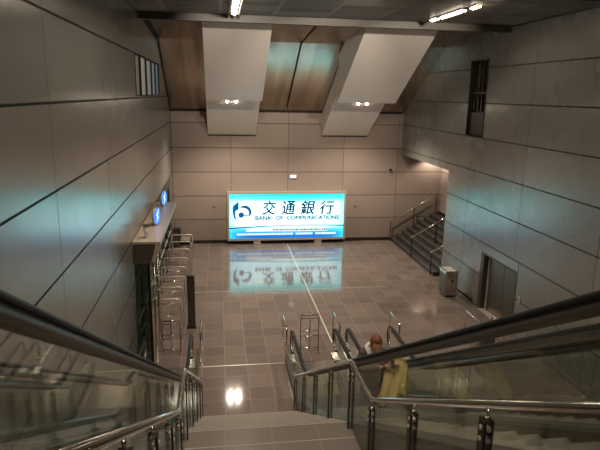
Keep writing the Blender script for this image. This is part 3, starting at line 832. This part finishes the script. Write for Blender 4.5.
PZ = 0
yk = 11.15
while not (yk - .4 <= PY <= yk): yk -= .4
PZ = zstep(yk - .4) + .012
print('PZ', PZ)
man = thing('person', 'man on the middle escalator in an olive jacket, head bowed over his phone', 'person', (PX, PY, PZ))
dz = 3.52 - PZ - 1.50      # fit the bowed figure to its height
HT = 1.50 + dz
k = HT / 1.50
def V(*p): return (p[0], p[1], p[2] * k)
HL = (.245, -.43, 1.21)
body_v = [V(0, .02, .80), V(0, 0, .95), V(0, .0, 1.10), V(0, -.02, 1.24), V(0, -.06, 1.31), V(0, -.10, 1.36),
          V(.16, -.01, 1.20), V(.27, -.10, 1.02), V(.26, -.34, 1.17), V(-.16, -.01, 1.20), V(-.25, -.08, .99), V(.07, -.36, 1.14),
          V(.09, .02, .74), V(.10, -.02, .42), V(.10, .03, .08), V(.10, -.10, .04), V(-.09, .02, .74), V(-.10, -.02, .42), V(-.10, .03, .08), V(-.10, -.10, .04)]
body_e = [(0, 1), (1, 2), (2, 3), (3, 4), (4, 5), (3, 6), (6, 7), (7, 8), (3, 9), (9, 10), (10, 11), (0, 12), (12, 13), (13, 14), (14, 15), (0, 16), (16, 17), (17, 18), (18, 19)]
body_r = [.125, .12, .13, .11, .058, .055, .06, .042, .030, .06, .042, .030, .085, .058, .04, .035, .085, .058, .04, .035]
bme = skin('body', body_v, body_e, body_r, None, None)
# head, hands joined into the same mesh
hb = bmesh.new(); hb.from_mesh(bme)
mbx = MB(); mbx.bm.free(); mbx.bm = hb
HS = 1.16
HC = Vector(V(0, -.125, 1.385)); RX = Matrix.Rotation(math.radians(20), 3, 'X')
def hp(x, y, z): return HC + RX @ (Vector((x, y, z)) * HS)
mbx.ball(HC, .1 * HS, 20, 14, (.78, .95, 1.18), RX)
mbx.ball(hp(0, -.035, -.055), .07 * HS, 14, 10, (.85, .9, 1.0), RX)           # jaw
mbx.ball(hp(0, -.103, -.020), .018 * HS, 10, 8, (.8, 1.1, 1.6), RX)           # nose
for s in (-1, 1):
    mbx.ball(hp(.079 * s, .0, -.015), .028 * HS, 10, 8, (.35, .8, 1.2), RX)   # ears
    mbx.ball(hp(.030 * s, -.085, .012), .014 * HS, 8, 6, (1.2, .6, .7), RX)   # eyes
mbx.ball(hp(0, -.098, -.066), .02 * HS, 10, 6, (1.3, .5, .4), RX)             # mouth
def hand(c, s):
    c = Vector(V(*c))
    mbx.ball(c, .05, 12, 8, (.75, 1.0, .45))
    for i in range(4):
        a = c + Vector((s * -.028 + i * s * .019, -.035, .0)); L = (.065, .075, .07, .055)[i]
        b1 = a + Vector((s * -.005, -L * .5, .012)); b2 = b1 + Vector((-s * .02, -.012, .022))
        mbx.tube([a - Vector((0, -.02, 0)), a, b1, b2], .0095, 8)
    mbx.tube([c + Vector((-s * .03, .01, .01)), c + Vector((-s * .05, -.015, .025)), c + Vector((-s * .045, -.05, .04))], .0105, 8)
hand(HL, 1); hand((.10, -.42, 1.18), -1)
hb.to_mesh(bme); hb.free()
bo = as_obj('body', bme, M['skinm'], man)
jv = [V(0, .02, .66), V(0, 0, .95), V(0, .0, 1.11), V(0, -.015, 1.23), V(0, -.03, 1.275), V(.175, -.01, 1.20), V(.275, -.10, 1.02), V(.262, -.31, 1.155), V(-.175, -.01, 1.20), V(-.26, -.08, .99), V(.035, -.33, 1.13)]
jm = skin('jacket', jv, [(0, 1), (1, 2), (2, 3), (3, 4), (3, 5), (5, 6), (6, 7), (3, 8), (8, 9), (9, 10)], [(.20, .165), (.19, .155), (.19, .15), (.15, .12), .075, .09, .068, .052, .09, .068, .052], None, None)
as_obj('jacket', jm, M['jacket'], man)
tm = skin('trousers', [V(0, .02, .88), V(.09, .02, .72), V(.10, -.02, .42), V(.10, .02, .09), V(-.09, .02, .72), V(-.10, -.02, .42), V(-.10, .02, .09)], [(0, 1), (1, 2), (2, 3), (0, 4), (4, 5), (5, 6)], [.14, .105, .078, .065, .105, .078, .065], None, None)
as_obj('trousers', tm, M['trouser'], man)
for s in (-1, 1):
    b = MB().ball((PX + .10 * s, PY - .05, PZ + .04), .07, 14, 8, (.75, 1.75, .58)); b.build('shoe', M['black'], man)
b = MB(); b.ball(Vector((PX, PY, PZ)) + hp(0, .012, .022), .1 * HS, 20, 14, (.84, 1.0, 1.16), RX)
for v in b.bm.verts:   # keep the cap above the face
    q = RX.inverted() @ (v.co - Vector((PX, PY, PZ)) - HC)
    if q.y < -.062 and q.z < .07: v.co = Vector((PX, PY, PZ)) + HC + RX @ Vector((q.x * .8, q.y * .6, max(q.z, .03)))
    if q.z < -.05: v.co = Vector((PX, PY, PZ)) + HC + RX @ Vector((q.x * .85, q.y * .85, -.05))
b.build('hair', M['hair'], man)
P0 = Vector((PX, PY, PZ))
b = MB(); b.tube([P0 + Vector(V(*p)) for p in ((.02, .06, 1.30), (-.07, .04, 1.32), (-.12, -.02, 1.31), (-.11, -.10, 1.27), (-.085, -.145, 1.20))], .034, 10)
b.build('scarf', M['scarf'], man)['label'] = 'white scarf on one shoulder'
# phone held in the hands
pc = P0 + Vector(V(.17, -.49, 1.235))
ph = thing('phone', 'black phone held in the hands of the man on the escalator', 'phone', pc)
RP = Matrix.Rotation(math.radians(35), 4, 'X')
b = MB().box(-.038, .038, -.075, .075, -.005, .005, .004)
bmesh.ops.transform(b.bm, matrix=Matrix.Translation(pc) @ RP, verts=b.bm.verts[:]); b.build('case', M['black'], ph)
b = MB().box(-.034, .034, -.068, .068, .005, .0062)
bmesh.ops.transform(b.bm, matrix=Matrix.Translation(pc) @ RP, verts=b.bm.verts[:]); b.build('screen', mat('phone_screen', (.02, .02, .025), .08), ph)
# yellow cloth draped over his left forearm
def cloth():
    b = MB(); nu, nv = 15, 14; grid = []
    for i in range(nu):
        u = i / (nu - 1); row = []
        for j in range(nv):
            v = j / (nv - 1)
            drop = v * (.44 + .10 * math.sin(u * 5.2))
            x = .11 + u * (.36 - .02 * v) - .20 * v * (1 - u) - .10 * v * u
            yv = -.33 - .24 * v - .05 * math.sin(v * 2) + .028 * math.sin(u * 15 + 2 * v) * (.3 + v) - .03 * (1 - v)
            zv = 1.225 - drop - .10 * (u - .45) ** 2 * 2 + (.05 * math.sin(u * 3.1) if v < .3 else .05 * math.sin(u * 3.1) * (1 - v))
            row.append(b.bm.verts.new(P0 + Vector(V(x, yv, zv))))
        grid.append(row)
    for i in range(nu - 1):
        for j in range(nv - 1):
            f = b.bm.faces.new((grid[i][j], grid[i + 1][j], grid[i + 1][j + 1], grid[i][j + 1])); f.smooth = True
    bmesh.ops.solidify(b.bm, geom=b.bm.faces[:], thickness=.02)
    o = b.build('yellow_coat', M['yellow'])
    return tag(o, 'crumpled yellow coat hanging over the left forearm of the man', 'coat')
cloth()

# ------------------------------------------------------------------ lights
def area(name, loc, rot, sx, sy, power, col, spread=100):
    l = bpy.data.lights.new(name, 'AREA'); l.shape = 'RECTANGLE'; l.size = sx; l.size_y = sy; l.energy = power; l.color = col; l.spread = math.radians(spread)
    o = bpy.data.objects.new(name, l); o.location = loc; o.rotation_euler = rot; COL.objects.link(o); return o
WARM = (1., .88, .72)
for o in [o for o in COL.objects if o.name.startswith('tube_light')]:
    y0, y1 = TUBES[o.name]; n = 76 if y1 > 13 else 52 if y0 > 0 else 60
    area('tube_glow', (o.location.x, (y0 + y1) / 2, ZC - .083), (0, 0, 0), .13, y1 - y0, n * (y1 - y0) / 2.8, WARM, 88 if y0 > 0 else 165)
def spot(name, loc, target, power, size, col=WARM, blend=.6, rad=.06):
    l = bpy.data.lights.new(name, 'SPOT'); l.energy = power; l.color = col; l.spot_size = size; l.spot_blend = blend; l.shadow_soft_size = rad
    o = bpy.data.objects.new(name, l); o.location = loc; COL.objects.link(o)
    o.rotation_euler = (Vector(target) - Vector(loc)).to_track_quat('-Z', 'Y').to_euler(); return o
for x in (.37, .74, 5.98, 6.36):
    spot('casing_downlight', (x, 23.93, 6.78), (x, 23.4, 0), 560, math.radians(130), WARM, .7, .05)
for i, x in enumerate((.6, 3.4, 6.2)):  # out-of-view spotlights, added to brighten the white casings
    t = thing('added_spotlight', ('left', 'middle', 'right')[i] + ' added unseen spotlight under the near ceiling brightening the white casings', 'light', (x, 11.0, ZC), 'added spotlights under the near ceiling')
    MB().cyl((x, 11.0, ZC - .06), (0, 0, 1), .02, .12, 10).build('stem', M['dsteel'], t)
    MB().cyl((x, 11.0, ZC - .16), (0, 1, -.12), .07, .22, 18).build('barrel', M['trimb'], t)
    spot('casing_fill_spot', (x, 11.16, ZC - .18), (x, 22, 7.35), 1400, math.radians(42), WARM, .7, .06)
spot('alcove_downlight', (10.55, 26.3, 4.33), (10.55, 26.45, 0), 95, math.radians(140), WARM, .5)
spot('passage_downlight', (-3.6, 19.5, 3.5), (-3.4, 19.5, 0), 200, math.radians(160), WARM, .8)

w = bpy.data.worlds.new('World'); S.world = w; w.use_nodes = True
w.node_tree.nodes['Background'].inputs[0].default_value = (.9, .78, .62, 1); w.node_tree.nodes['Background'].inputs[1].default_value = .02

# ------------------------------------------------------------------ camera
f, yaw, pitch, roll = 556., math.radians(8.42), math.radians(13.18), math.radians(1.12)
cam = bpy.data.cameras.new('camera'); cam.sensor_width = 36.; cam.lens = 36. * f / 600.; cam.clip_start = .05
co = bpy.data.objects.new('camera', cam); COL.objects.link(co)
F = Vector((math.sin(yaw) * math.cos(pitch), math.cos(yaw) * math.cos(pitch), -math.sin(pitch)))
r = Vector((math.cos(yaw), -math.sin(yaw), 0)); u = r.cross(F)
r2, u2 = math.cos(roll) * r + math.sin(roll) * u, -math.sin(roll) * r + math.cos(roll) * u
co.matrix_world = Matrix(((r2.x, u2.x, -F.x, 0), (r2.y, u2.y, -F.y, 0), (r2.z, u2.z, -F.z, 7.2), (0, 0, 0, 1)))
S.camera = co
S.view_settings.view_transform = 'Standard'; S.view_settings.look = 'None'; S.view_settings.exposure = 0.; S.view_settings.gamma = 1.
S.view_settings.use_curve_mapping = False
